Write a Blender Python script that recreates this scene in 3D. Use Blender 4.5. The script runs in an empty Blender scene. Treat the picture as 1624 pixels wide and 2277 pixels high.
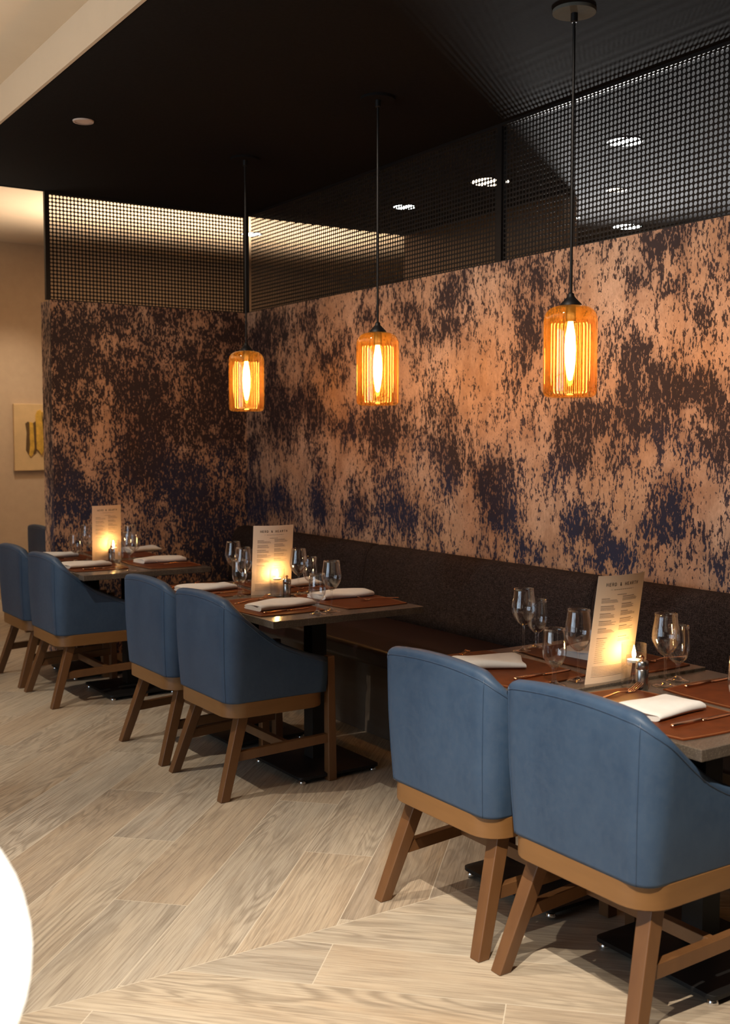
import bpy, math, random
from mathutils import Vector, Matrix, noise as mnoise
random.seed(7)
PI = math.pi
scene = bpy.context.scene
COL = scene.collection

# ------------------------------------------------------------------ materials
def new_mat(name):
    m = bpy.data.materials.new(name); m.use_nodes = True
    nt = m.node_tree
    for n in list(nt.nodes): nt.nodes.remove(n)
    out = nt.nodes.new('ShaderNodeOutputMaterial')
    return m, nt, out

class NT:
    """small helper to write node graphs tersely"""
    def __init__(s, nt): s.nt = nt
    def n(s, kind, **kw):
        nd = s.nt.nodes.new(kind)
        for k, v in kw.items():
            if k.startswith('i_'):
                key = k[2:]
                key = int(key) if key.isdigit() else key.replace('__', ' ')
                if hasattr(v, 'is_linked') or isinstance(v, bpy.types.NodeSocket): s.nt.links.new(v, nd.inputs[key])
                else: nd.inputs[key].default_value = v
            else: setattr(nd, k, v)
        return nd
    def link(s, a, b): s.nt.links.new(a, b)
    def math(s, op, a, b=0.0, c=None, clamp=False):
        nd = s.nt.nodes.new('ShaderNodeMath'); nd.operation = op; nd.use_clamp = clamp
        for i, v in enumerate((a, b) if c is None else (a, b, c)):
            if isinstance(v, bpy.types.NodeSocket): s.nt.links.new(v, nd.inputs[i])
            else: nd.inputs[i].default_value = v
        return nd.outputs[0]
    def comb(s, x, y, z):
        nd = s.nt.nodes.new('ShaderNodeCombineXYZ')
        for i, v in enumerate((x, y, z)):
            if isinstance(v, bpy.types.NodeSocket): s.nt.links.new(v, nd.inputs[i])
            else: nd.inputs[i].default_value = v
        return nd.outputs[0]
    def sep(s, v):
        nd = s.nt.nodes.new('ShaderNodeSeparateXYZ'); s.nt.links.new(v, nd.inputs[0]); return nd.outputs
    def noise(s, vec, scale, detail=4, rough=.5, dist=0.0):
        nd = s.nt.nodes.new('ShaderNodeTexNoise'); s.nt.links.new(vec, nd.inputs['Vector'])
        nd.inputs['Scale'].default_value = scale; nd.inputs['Detail'].default_value = detail
        nd.inputs['Roughness'].default_value = rough; nd.inputs['Distortion'].default_value = dist
        return nd.outputs[0]
    def ramp(s, f, stops):
        nd = s.nt.nodes.new('ShaderNodeValToRGB'); s.nt.links.new(f, nd.inputs[0])
        cr = nd.color_ramp
        while len(cr.elements) < len(stops): cr.elements.new(.5)
        for e, (p, c) in zip(cr.elements, stops): e.position = p; e.color = (*c, 1) if len(c) == 3 else c
        return nd.outputs[0]
    def mix(s, f, a, b, mode='MIX'):
        nd = s.nt.nodes.new('ShaderNodeMix'); nd.data_type = 'RGBA'; nd.blend_type = mode
        for sock, v in ((nd.inputs[0], f), (nd.inputs[6], a), (nd.inputs[7], b)):
            if isinstance(v, bpy.types.NodeSocket): s.nt.links.new(v, sock)
            elif isinstance(v, (int, float)): sock.default_value = v
            else: sock.default_value = (*v, 1) if len(v) == 3 else v
        return nd.outputs[2]
    def mapr(s, v, a, b, c=0.0, d=1.0):
        nd = s.nt.nodes.new('ShaderNodeMapRange'); nd.clamp = True
        s.nt.links.new(v, nd.inputs[0])
        for i, x in enumerate((a, b, c, d)): nd.inputs[i+1].default_value = x
        return nd.outputs[0]
    def scalev(s, v, sc):
        nd = s.nt.nodes.new('ShaderNodeVectorMath'); nd.operation = 'MULTIPLY'
        s.nt.links.new(v, nd.inputs[0]); nd.inputs[1].default_value = sc; return nd.outputs[0]
    def bump(s, h, strength=.3, dist=.01):
        nd = s.nt.nodes.new('ShaderNodeBump'); s.nt.links.new(h, nd.inputs['Height'])
        nd.inputs['Strength'].default_value = strength; nd.inputs['Distance'].default_value = dist
        return nd.outputs[0]

def principled(g, out, color=(.5,.5,.5), rough=.5, metal=0.0, spec=.5, normal=None, **kw):
    b = g.nt.nodes.new('ShaderNodeBsdfPrincipled')
    def st(k, v):
        if isinstance(v, bpy.types.NodeSocket): g.nt.links.new(v, b.inputs[k])
        elif isinstance(v, (tuple, list)) and len(v) == 3: b.inputs[k].default_value = (*v, 1)
        else: b.inputs[k].default_value = v
    st('Base Color', color); st('Roughness', rough); st('Metallic', metal); st('Specular IOR Level', spec)
    if normal is not None: g.nt.links.new(normal, b.inputs['Normal'])
    for k, v in kw.items(): st(k.replace('_', ' '), v)
    g.nt.links.new(b.outputs[0], out.inputs[0])
    return b

def simple(name, color, rough=.5, metal=0.0, spec=.5, nscale=0, namt=.15, bump=0, bscale=None, stretch=(1,1,1), coord='Object'):
    m, nt, out = new_mat(name); g = NT(nt)
    tc = g.n('ShaderNodeTexCoord'); v = g.scalev(tc.outputs[coord], stretch)
    c = color; nrm = None
    if nscale:
        f = g.noise(v, nscale, 5, .6)
        c = g.mix(g.mapr(f, .3, .7), tuple(x*(1-namt) for x in color), tuple(min(1, x*(1+namt)) for x in color))
    if bump:
        nrm = g.bump(g.noise(v, bscale or nscale, 6, .6), bump, .004)
    principled(g, out, c, rough, metal, spec, nrm)
    return m

def emis(name, color, strength):
    m, nt, out = new_mat(name)
    e = nt.nodes.new('ShaderNodeEmission'); e.inputs[0].default_value = (*color, 1); e.inputs[1].default_value = strength
    nt.links.new(e.outputs[0], out.inputs[0]); return m

def thin_glass(name, tint=(1,1,1), base=.03, edge=.55, rough=.01, blend=.35, scatter=0.0, scol=(1,.5,.1)):
    """thin-walled glass: clear tinted pass-through plus mirror reflection that grows towards the edge"""
    m, nt, out = new_mat(name); g = NT(nt)
    tr = g.n('ShaderNodeBsdfTransparent'); tr.inputs[0].default_value = (*tint, 1)
    gl = g.n('ShaderNodeBsdfGlossy'); gl.inputs['Roughness'].default_value = rough
    gl.inputs[0].default_value = (1, 1, 1, 1)
    lw = g.n('ShaderNodeLayerWeight'); lw.inputs[0].default_value = blend
    f = g.mapr(lw.outputs[1], 0, 1, base, edge)
    mx = g.n('ShaderNodeMixShader'); g.link(f, mx.inputs[0]); g.link(tr.outputs[0], mx.inputs[1]); g.link(gl.outputs[0], mx.inputs[2])
    last = mx.outputs[0]
    if scatter:
        tl = g.n('ShaderNodeBsdfTranslucent'); tl.inputs[0].default_value = (*scol, 1)
        df = g.n('ShaderNodeBsdfDiffuse'); df.inputs[0].default_value = (*scol, 1)
        m0 = g.n('ShaderNodeMixShader'); m0.inputs[0].default_value = .5
        g.link(tl.outputs[0], m0.inputs[1]); g.link(df.outputs[0], m0.inputs[2])
        m2 = g.n('ShaderNodeMixShader'); m2.inputs[0].default_value = scatter
        g.link(last, m2.inputs[1]); g.link(m0.outputs[0], m2.inputs[2]); last = m2.outputs[0]
    g.link(last, out.inputs[0]); return m

def mat_wallpaper():
    m, nt, out = new_mat('distressed_wallpaper'); g = NT(nt)
    tc = g.n('ShaderNodeTexCoord'); P = tc.outputs['Object']
    at = g.n('ShaderNodeAttribute', attribute_name='dark'); D = at.outputs['Fac']
    z = g.sep(P)[2]
    big = g.noise(P, 2.2, 3, .55)
    med = g.noise(g.scalev(P, (1, 1, .55)), 9, 5, .65)
    mid = g.noise(g.scalev(P, (1, 1, .40)), 34, 4, .65, .2)
    vfine = g.noise(g.scalev(P, (1, 1, .45)), 92, 3, .6, .3)
    f1 = g.math('ADD', g.math('MULTIPLY', g.mapr(mid, .28, .72), .46), g.math('MULTIPLY', g.mapr(vfine, .28, .72), .54))
    Dn = g.math('ADD', D, g.math('MULTIPLY', g.math('SUBTRACT', big, .5), .9))
    Dn = g.math('ADD', Dn, g.math('MULTIPLY', g.math('SUBTRACT', med, .5), 1.7))
    Dn = g.mapr(Dn, -.10, .88, -.10, .88)
    cover = g.math('ADD', g.math('MULTIPLY', Dn, .31), .352)
    dif = g.math('SUBTRACT', cover, f1)
    mask = g.mapr(dif, -.006, .022)                   # dark flecks
    soft = g.mapr(g.math('ADD', Dn, g.math('MULTIPLY', dif, 1.2)), .10, .95)    # brown bruising around them
    tone = g.mapr(g.noise(P, 1.5, 4, .6), .35, .65)
    light = g.mix(tone, (.62, .365, .215), (.76, .54, .40))
    cloud = g.noise(g.scalev(P, (1, 1, .6)), 5, 6, .7)
    light = g.mix(g.mapr(cloud, .46, .62, 0, .6), light, (.36, .20, .125))
    light = g.mix(g.mapr(vfine, .42, .66, .0, .45), light, (.40, .235, .14))
    light = g.mix(g.math('MULTIPLY', soft, .80), light, (.16, .088, .068))
    navy = g.mapr(g.math('ADD', z, g.math('MULTIPLY', g.math('SUBTRACT', big, .5), 1.8)), .98, 1.5, 1, 0)
    dark = g.mix(navy, (.034, .022, .026), (.022, .028, .066))
    dark = g.mix(g.mapr(g.math('ADD', Dn, g.math('MULTIPLY', dif, 1.5)), .15, .80, .65, 0), dark, (.115, .070, .058))
    col = g.mix(mask, light, dark)
    h = g.math('ADD', mask, g.math('MULTIPLY', vfine, .6))
    principled(g, out, col, g.mapr(mask, 0, 1, .46, .62), .12, .42, g.bump(h, .22, .004))
    return m

def mat_floor():
    m, nt, out = new_mat('oak_plank_tile'); g = NT(nt)
    tc = g.n('ShaderNodeTexCoord'); x, y, z = g.sep(tc.outputs['Object'])
    up = g.math('GREATER_THAN', y, -4.375)
    r = .70711
    a = g.math('MULTIPLY', g.math('ADD', x, y), r); b = g.math('MULTIPLY', g.math('SUBTRACT', x, y), r)
    inv = g.math('SUBTRACT', 1.0, up)
    u = g.math('ADD', g.math('MULTIPLY', a, up), g.math('MULTIPLY', b, inv))
    v = g.math('ADD', g.math('MULTIPLY', b, up), g.math('MULTIPLY', a, inv))
    W, L = .2425, 1.54
    vr = g.math('DIVIDE', g.math('SUBTRACT', v, .012), W)
    row = g.math('FLOOR', vr); fv = g.math('FRACT', vr)
    ur = g.math('ADD', g.math('DIVIDE', g.math('ADD', u, 2.893), L), g.math('DIVIDE', g.math('SUBTRACT', row, 1), 3.0))
    seg = g.math('FLOOR', ur); fu = g.math('FRACT', ur)
    dv = g.math('MULTIPLY', g.math('MINIMUM', fv, g.math('SUBTRACT', 1, fv)), W)
    du = g.math('MULTIPLY', g.math('MINIMUM', fu, g.math('SUBTRACT', 1, fu)), L)
    dm = g.math('ABSOLUTE', g.math('SUBTRACT', y, -4.375))
    d = g.math('MINIMUM', g.math('MINIMUM', dv, du), dm)
    grout = g.mapr(d, .0008, .0018, 1, 0)
    wn = g.n('ShaderNodeTexWhiteNoise', noise_dimensions='3D'); g.link(g.comb(row, seg, up), wn.inputs[0])
    rv, rc = wn.outputs[0], g.sep(wn.outputs[1])
    gv = g.comb(g.math('ADD', u, g.math('MULTIPLY', rc[0], 31)), g.math('ADD', v, g.math('MULTIPLY', rc[1], 17)), g.math('MULTIPLY', rv, 9))
    n1 = g.noise(g.scalev(gv, (.55, 3.4, 1)), 1.5, 3, .5, .9)
    rings = g.math('ADD', g.math('MULTIPLY', g.math('SINE', g.math('MULTIPLY', n1, 88)), .5), .5)
    rings = g.math('POWER', rings, 1.7)
    fib = g.noise(g.scalev(gv, (2.6, 120, 1)), 1.6, 5, .65)
    fib2 = g.noise(g.scalev(gv, (7, 300, 1)), 1.6, 3, .6)
    cloud = g.noise(g.scalev(gv, (1.0, 4.5, 1)), 1.6, 4, .6)
    base = g.ramp(g.math('ADD', g.math('MULTIPLY', rv, .55), g.math('MULTIPLY', cloud, .5)),
                  [(.18, (.27, .225, .18)), (.36, (.40, .32, .235)), (.52, (.46, .39, .30)), (.72, (.37, .325, .265)), (.92, (.52, .45, .36))])
    warm = g.mapr(g.noise(g.scalev(gv, (1.2, 6, 1)), 1.1, 3, .5), .55, .75)
    base = g.mix(g.math('MULTIPLY', warm, .45), base, (.36, .23, .12))
    ringm = g.math('MULTIPLY', rings, g.mapr(g.noise(g.scalev(gv, (.7, 2, 1)), 1.6, 2, .5), .36, .62))
    base = g.mix(g.math('MULTIPLY', ringm, .5), base, (.12, .092, .066))
    base = g.mix(g.mapr(fib, .46, .70, 0, .7), base, (.15, .115, .085))
    base = g.mix(g.mapr(fib2, .56, .76, 0, .5), base, (.56, .50, .41))
    col = g.mix(grout, base, (.52, .46, .37))
    hgt = g.math('SUBTRACT', g.math('MULTIPLY', fib2, .4), g.math('MULTIPLY', grout, 1.0))
    principled(g, out, col, g.mapr(fib, .3, .7, .38, .52), 0, .42, g.bump(hgt, .22, .002))
    return m

def mat_wood(name, c1, c2, axis=(1, 1, 14), rough=.38):
    m, nt, out = new_mat(name); g = NT(nt)
    tc = g.n('ShaderNodeTexCoord')
    v = tc.outputs['Object']
    n = g.noise(g.scalev(v, axis), 3.0, 6, .62, .6)
    n2 = g.noise(g.scalev(v, tuple(a*3 for a in axis)), 9, 3, .6)
    f = g.math('ADD', g.math('MULTIPLY', n, .75), g.math('MULTIPLY', n2, .25))
    principled(g, out, g.ramp(f, [(.3, c1), (.7, c2)]), rough, 0, .5, g.bump(n2, .08, .002))
    return m

def mat_tweed():
    m, nt, out = new_mat('dark_tweed'); g = NT(nt)
    tc = g.n('ShaderNodeTexCoord'); P = tc.outputs['Object']
    a = g.noise(g.scalev(P, (1, 16, 1.2)), 40, 3, .7); b = g.noise(g.scalev(P, (14, 1.0, 14)), 40, 3, .7)
    s = g.noise(P, 420, 2, .6)
    th = g.math('MAXIMUM', a, b)
    f = g.mapr(g.math('ADD', th, g.math('MULTIPLY', g.math('SUBTRACT', s, .5), .6)), .52, .70)
    big = g.noise(P, 5, 3, .6)
    base = g.mix(g.mapr(big, .35, .65), (.012, .008, .0078), (.018, .012, .0115))
    col = g.mix(g.math('MULTIPLY', f, .8), base, (.125, .092, .085))
    principled(g, out, col, .9, 0, .15, g.bump(f, .35, .002))
    return m

def mat_stone():
    m, nt, out = new_mat('speckled_stone'); g = NT(nt)
    tc = g.n('ShaderNodeTexCoord'); P = tc.outputs['Object']
    a = g.noise(P, 260, 3, .7); b = g.noise(P, 7, 4, .6)
    base = g.mix(g.mapr(b, .35, .65), (.062, .049, .039), (.10, .081, .065))
    c = g.mix(g.mapr(a, .55, .72, 0, .65), base, (.26, .215, .175))
    c = g.mix(g.mapr(a, .28, .42, .65, 0), c, (.035, .028, .024))
    principled(g, out, c, g.mapr(b, .3, .7, .16, .26), 0, .5)
    return m

def mat_blue():
    m, nt, out = new_mat('blue_leather'); g = NT(nt)
    tc = g.n('ShaderNodeTexCoord'); P = tc.outputs['Object']
    a = g.noise(P, 7, 4, .6); b = g.noise(P, 55, 5, .7); c = g.noise(P, 320, 3, .6)
    col = g.mix(g.mapr(a, .3, .7), (.026, .052, .100), (.036, .068, .124))
    col = g.mix(g.mapr(b, .4, .75, 0, .4), col, (.062, .092, .142))
    principled(g, out, col, g.mapr(b, .3, .7, .44, .56), 0, .32, g.bump(c, .10, .0015))
    return m

MAT = dict(
    wallpaper=mat_wallpaper(), floor=mat_floor(), tweed=mat_tweed(), stone=mat_stone(), blue=mat_blue(),
    blue_dark=simple('blue_piping', (.028, .055, .105), .42, nscale=30),
    wood=mat_wood('walnut_stained_beech', (.085, .036, .014), (.165, .076, .028), (1, 1, .10)),
    wood_h=mat_wood('walnut_stained_beech_rail', (.135, .062, .020), (.235, .115, .038), (.12, .12, 1)),
    black_ceiling_lit=simple('matt_black_paint_lit', (.075, .075, .078), .93, spec=.1, nscale=40, namt=.1),  # same black ceiling, its colour lightened to stand in for strong light
    black_ceiling=simple('matt_black_paint', (.0105, .0095, .0095), .93, spec=.1, nscale=60, namt=.2, bump=.06, bscale=180),
    black_metal=simple('black_metal', (.012, .011, .011), .5, .3, nscale=20),
    screen_metal=simple('black_sheet_metal', (.016, .014, .013), .62, .2, spec=.3, nscale=20),
    base_metal=simple('black_cast_iron', (.0035, .0032, .0032), .6, .2, nscale=40),
    chrome=simple('chrome_glide', (.8, .8, .8), .12, 1.0, nscale=10, namt=.03),
    tan=simple('tan_plaster', (.52, .37, .235), .9, spec=.2, nscale=14, namt=.04, bump=.04, bscale=220),
    tan_ceiling=simple('tan_ceiling_paint', (.60, .48, .35), .95, spec=.1, nscale=6, namt=.02),
    brown=mat_wood('brown_veneer', (.20, .105, .045), (.27, .145, .065), (1, 1, .08), .5),
    blueroom=simple('blue_grey_plaster', (.10, .12, .19), .9, nscale=3),
    seat=simple('dark_brown_leather', (.016, .005, .004), .45, nscale=18, namt=.3, bump=.08, bscale=120),
    plank=mat_wood('plinth_wood_tile', (.085, .060, .040), (.145, .108, .076), (1, .12, 1), .85),
    menu=simple('cream_menu_card', (.88, .71, .56), .7, spec=.2, nscale=300, namt=.02),
    ink=simple('menu_ink', (.05, .035, .03), .8),
    ink_pale=simple('menu_fine_ink', (.30, .22, .17), .8),
    mat=simple('tan_leather_mat', (.095, .022, .006), .5, spec=.15, nscale=24, namt=.25, bump=.06, bscale=300),
    matedge=simple('mat_cut_edge', (.26, .10, .035), .6, nscale=60),
    linen=simple('white_linen', (.66, .64, .63), .9, spec=.15, nscale=40, namt=.04, bump=.12, bscale=420),
    copper=simple('copper_cutlery', (.80, .47, .30), .2, 1.0, nscale=20, namt=.05),
    steel=simple('brushed_steel', (.42, .40, .38), .26, 1.0, nscale=40, namt=.1, stretch=(1, 1, .05)),
    dark_steel=simple('dark_steel', (.16, .14, .13), .3, 1.0, nscale=40),
    wax=simple('candle_wax', (.9, .82, .66), .5, nscale=10, namt=.02),
    canopy=simple('grey_canopy_metal', (.14, .135, .115), .95, 0, spec=0, nscale=40, namt=.06),
    disc=simple('off_white_cover', (.62, .50, .44), .7, nscale=10, namt=.02),
    glass=thin_glass('drinking_glass', (.994, .994, .994), .024, .70, .004, .26),
    candleglass=thin_glass('candle_glass', (.992, .99, .985), .02, .45, .01, .22),
    amber=thin_glass('amber_glass', (1.0, .68, .28), .045, .55, .012, .30, .055, (1.0, .52, .10)),
    fluted=thin_glass('fluted_glass', (1.0, .88, .70), .035, .45, .03, .35),
    bulb=emis('bulb_glow', (1.0, .62, .26), 110.0),
    flame=emis('candle_flame', (1.0, .55, .18), 330.0),
    dl_white=emis('downlight_white', (.93, 1.0, .97), 16.0),
    dl_warm=emis('downlight_warm', (1.0, .82, .6), 6.0),
    globe=emis('opal_globe', (1.0, .93, .80), 1.9),
    art_ground=simple('gilded_canvas', (.66, .44, .21), .45, .1, nscale=5, namt=.12),
    gold=simple('gold_leaf', (.72, .42, .07), .35, .25, nscale=26, namt=.25),
    gold_dark=simple('umber_paint', (.10, .05, .012), .6, nscale=26, namt=.25),
    white_frame=simple('white_window_frame', (.7, .7, .7), .6, nscale=10, namt=.02),
)

# ------------------------------------------------------------------ mesh building
class MB:
    def __init__(s): s.v = []; s.f = []
    def add(s, verts, faces):
        o = len(s.v); s.v += [tuple(p) for p in verts]; s.f += [tuple(i+o for i in f) for f in faces]
    def box(s, x0, x1, y0, y1, z0, z1):
        s.add([(x0,y0,z0),(x1,y0,z0),(x1,y1,z0),(x0,y1,z0),(x0,y0,z1),(x1,y0,z1),(x1,y1,z1),(x0,y1,z1)],
              [(0,3,2,1),(4,5,6,7),(0,1,5,4),(1,2,6,5),(2,3,7,6),(3,0,4,7)])
        return s
    def bar(s, a, b, wa, wb=None, up=(0,0,1), ha=None, hb=None):
        """tapered rectangular bar between a and b"""
        wb = wb or wa; ha = ha or wa; hb = hb or wb
        a = Vector(a); b = Vector(b); d = (b-a).normalized(); up = Vector(up)
        x = d.cross(up).normalized(); y = x.cross(d).normalized()
        vs = []
        for p, w, h in ((a, wa, ha), (b, wb, hb)):
            for sx, sy in ((-1,-1),(1,-1),(1,1),(-1,1)): vs.append(p + x*sx*w/2 + y*sy*h/2)
        s.add(vs, [(0,3,2,1),(4,5,6,7),(0,1,5,4),(1,2,6,5),(2,3,7,6),(3,0,4,7)]); return s
    def post(s, a, b, wa, wb):
        """leg: horizontal square ends, axis aligned"""
        vs = []
        for p, w in ((a, wa), (b, wb)):
            for sx, sy in ((-1,-1),(1,-1),(1,1),(-1,1)): vs.append((p[0]+sx*w/2, p[1]+sy*w/2, p[2]))
        s.add(vs, [(0,1,2,3),(7,6,5,4),(4,5,1,0),(5,6,2,1),(6,7,3,2),(7,4,0,3)]); return s
    def loft(s, loops, closed=True, caps=True, ring=False):
        n = len(loops[0]); o = len(s.v)
        for L in loops: s.v += [tuple(p) for p in L]
        m = len(loops)
        for i in range(m if ring else m-1):
            j = (i+1) % m
            for k in range(n if closed else n-1):
                l = (k+1) % n
                s.f.append((o+i*n+k, o+i*n+l, o+j*n+l, o+j*n+k))
        if caps and not ring:
            s.f.append(tuple(o+k for k in reversed(range(n)))); s.f.append(tuple(o+(m-1)*n+k for k in range(n)))
        return s
    def lathe(s, prof, c=(0,0,0), seg=32, caps=True, phase=0.0, flute=None, nf=36):
        loops = []
        for r, z in prof:
            L = []
            for k in range(seg):
                t = 2*PI*k/seg+phase
                rr = r*(1+(flute*math.cos(2*PI*k*nf/seg) if flute else 0))
                L.append((c[0]+rr*math.cos(t), c[1]+rr*math.sin(t), c[2]+z))
            loops.append(L)
        return s.loft(loops, True, caps)
    def prism(s, outline, z0, z1, c=(0,0,0)):
        a = [(c[0]+x, c[1]+y, c[2]+z0) for x, y in outline]; b = [(c[0]+x, c[1]+y, c[2]+z1) for x, y in outline]
        return s.loft([a, b])
    def tube(s, pts, r, seg=8, ring=False):
        pts = [Vector(p) for p in pts]; loops = []; n = len(pts); prev = None
        for i, p in enumerate(pts):
            if ring: d = pts[(i+1) % n]-pts[i-1]
            else: d = pts[min(i+1, n-1)]-pts[max(i-1, 0)]
            d.normalize()
            ref = Vector((0,0,1)) if abs(d.z) < .95 else Vector((1,0,0))
            if prev is None: x = d.cross(ref).normalized()
            else: x = (prev-d*prev.dot(d)).normalized()
            prev = x; y = d.cross(x)
            loops.append([p+x*r*math.cos(2*PI*k/seg)+y*r*math.sin(2*PI*k/seg) for k in range(seg)])
        return s.loft(loops, True, True, ring)
    def build(s, name, mat, parent=None, smooth=False, bevel=0, bseg=2, sub=0, loc=None, auto=None):
        me = bpy.data.meshes.new(name); me.from_pydata(s.v, [], s.f); me.update()
        ob = bpy.data.objects.new(name, me); COL.objects.link(ob)
        me.materials.append(mat)
        if smooth: me.polygons.foreach_set('use_smooth', [True]*len(me.polygons))
        import bmesh
        bm = bmesh.new(); bm.from_mesh(me); bmesh.ops.recalc_face_normals(bm, faces=bm.faces); bm.to_mesh(me); bm.free()
        if bevel:
            b = ob.modifiers.new('bevel', 'BEVEL'); b.width = bevel; b.segments = bseg; b.limit_method = 'ANGLE'; b.angle_limit = .6
            me.polygons.foreach_set('use_smooth', [True]*len(me.polygons))
            b.harden_normals = True
        if sub:
            b = ob.modifiers.new('sub', 'SUBSURF'); b.levels = sub; b.render_levels = sub
        if auto and not bevel:
            me.polygons.foreach_set('use_smooth', [True]*len(me.polygons))
            me.set_sharp_from_angle(angle=auto)
        if parent: ob.parent = parent
        if loc: ob.location = loc
        return ob

def thing(name, label, cat, loc=(0,0,0), rz=0, group=None):
    o = bpy.data.objects.new(name, None); COL.objects.link(o); o.empty_display_size = .1
    o.location = loc; o.rotation_euler = (0, 0, rz); o['label'] = label; o['category'] = cat
    if group: o['group'] = group
    return o
def tag(o, label, cat, group=None):
    o['label'] = label; o['category'] = cat
    if group: o['group'] = group
    return o
def struct(o, label=None):
    o['kind'] = 'structure'
    if label: o['label'] = label
    return o
def copy_tree(o, parent=None):
    c = o.copy(); COL.objects.link(c)
    if parent: c.parent = parent
    for ch in list(o.children): copy_tree(ch, c)
    return c
def dup(o, loc, rz, label, group=None):
    c = copy_tree(o); c.location = loc; c.rotation_euler = (0, 0, rz); c['label'] = label
    if group: c['group'] = group
    return c
def rrect(hx, hy, r, n=6, cx=0, cy=0):
    out = []
    for sx, sy, a0 in ((1,1,0), (-1,1,PI/2), (-1,-1,PI), (1,-1,1.5*PI)):
        for k in range(n+1):
            a = a0+PI/2*k/n
            out.append((cx+sx*(hx-r)+r*math.cos(a), cy+sy*(hy-r)+r*math.sin(a)))
    return out

# ------------------------------------------------------------------ camera
cam = bpy.data.cameras.new('camera'); camo = bpy.data.objects.new('camera', cam); COL.objects.link(camo)
CAMLOC = (-3.661, -7.110, 1.45)
camo.location = CAMLOC; camo.rotation_euler = (math.radians(90-3.803), 0, math.radians(-33.437))
cam.sensor_fit = 'HORIZONTAL'; cam.sensor_width = 24; cam.lens = 2468.74/1624*24
cam.clip_start = .05; cam.clip_end = 60
cam.dof.use_dof = True; cam.dof.focus_distance = 4.0; cam.dof.aperture_fstop = 4.0
scene.camera = camo
vs = scene.view_settings
scene.display_settings.display_device = 'sRGB'
vs.view_transform = 'Standard'; vs.look = 'None'; vs.gamma = 1; vs.exposure = 0.0; vs.use_curve_mapping = False

# ------------------------------------------------------------------ room shell
ZC, ZT, WT = 3.02, 3.19, 2.335      # black ceiling, tan ceiling, partition tops
struct(MB().box(-8, 7, -10, 3.2, -.08, 0).build('floor', MAT['floor']), 'light oak look plank floor laid in a wide chevron')

def blob_field(blobs, base):
    def f(a, z):
        d = base
        for (ca, cz, ra, rz, s) in blobs:
            q = ((a-ca)/ra)**2+((z-cz)/rz)**2
            if q < 6: d += s*math.exp(-q*1.1)
        return max(0.0, min(1.15, d))
    return f
# patches of the wallpaper pattern, as seen in the photograph, turned into positions on the wall
F_ = 2468.74; ya, pi_, ro_ = math.radians(33.437), math.radians(3.803), 0
fw = Vector((math.sin(ya)*math.cos(pi_), math.cos(ya)*math.cos(pi_), -math.sin(pi_)))
rt = Vector((math.cos(ya), -math.sin(ya), 0)); upv = rt.cross(fw)
def hit(px, py, axis, val):
    d = fw*F_+rt*(px-812)+upv*(1138.5-py); t = (val-CAMLOC[axis])/d[axis]
    return Vector(CAMLOC)+d*t
def wall_blobs(lst, axis, val):
    other = 1-axis; out = []
    for px, py, rx, ry, s in lst:
        c = hit(px, py, axis, val); e = hit(px+rx, py, axis, val); t = hit(px, py-ry, axis, val)
        out.append((c[other], c[2], abs(e[other]-c[other])+.01, abs(t[2]-c[2])+.01, s))
    return out
RB = [(1031,634,24,40,.5),(1134,576,32,24,.4),(1207,622,26,30,.25),(1345,540,18,28,.35),(1453,549,24,34,.7),(1511,522,32,28,.8),(1418,612,24,22,.4),
 (1008,730,24,28,.5),(1184,757,22,48,.55),(1127,783,16,14,.4),(1422,768,32,32,.4),(1465,826,26,24,.6),(1400,826,14,58,.6),(1396,899,22,78,.85),
 (1473,891,48,50,.7),(1569,864,40,32,.65),(1595,922,32,26,.55),(1307,914,48,32,.6),(1280,964,50,40,.6),(1484,964,48,32,.5),(1576,991,42,26,.55),
 (1269,1018,36,32,.5),(1215,1050,26,26,.3),(1092,1068,32,46,.85),(1127,1152,36,40,.85),(1284,1160,36,34,.9),(1480,1172,44,36,.95),(1338,1202,26,26,.8),
 (1380,1233,30,18,.9),(1511,1114,26,32,.6),(1480,1079,26,26,.45),(1608,1030,20,30,.4),(1008,1049,14,48,.6),(1180,1220,40,18,.4),(1290,1240,40,14,.3),(1560,1250,50,30,.25),
 (582,753,28,36,.7),(605,711,20,20,.4),(633,739,18,24,.55),(693,716,18,20,.6),(758,776,20,18,.35),(721,799,20,16,.5),(818,702,20,22,.55),(914,697,22,30,.7),
 (993,663,20,28,.7),(948,747,20,22,.4),(608,821,16,26,.5),(738,850,14,14,.4),(662,886,36,30,.75),(608,895,20,46,.8),(704,923,30,36,.6),(633,952,36,36,.55),
 (823,946,44,30,.9),(860,966,26,30,.9),(767,966,24,30,.4),(951,980,26,30,.6),(982,923,24,30,.5),(554,1003,18,44,.6),(993,1008,24,30,.5),
 (619,1107,26,32,.95),(563,1122,30,42,.95),(704,1122,22,40,.95),(795,1144,22,30,.9),(894,1136,26,38,.9),(849,1122,18,46,.6),(710,1037,14,30,.4),(979,1079,18,30,.5),
 (890,1060,20,30,.3),(1240,700,24,30,.3),(1560,700,20,30,.35),(1500,640,30,12,.5),
 (1096,760,50,70,-.45),(1040,830,60,60,-.3),(1480,720,40,30,-.3),(1350,660,40,30,-.3),(1200,1170,50,50,-.35),(1385,1140,40,40,-.45),(1040,1150,30,70,-.4),
 (1580,1130,40,60,-.3),(655,830,20,50,-.2),(750,1010,40,50,-.3),(660,1060,16,50,-.4),(740,880,30,30,-.3),(780,700,30,30,-.3),(880,830,30,40,-.25),(930,880,20,40,-.3),(1420,1000,30,20,-.2)]
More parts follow.
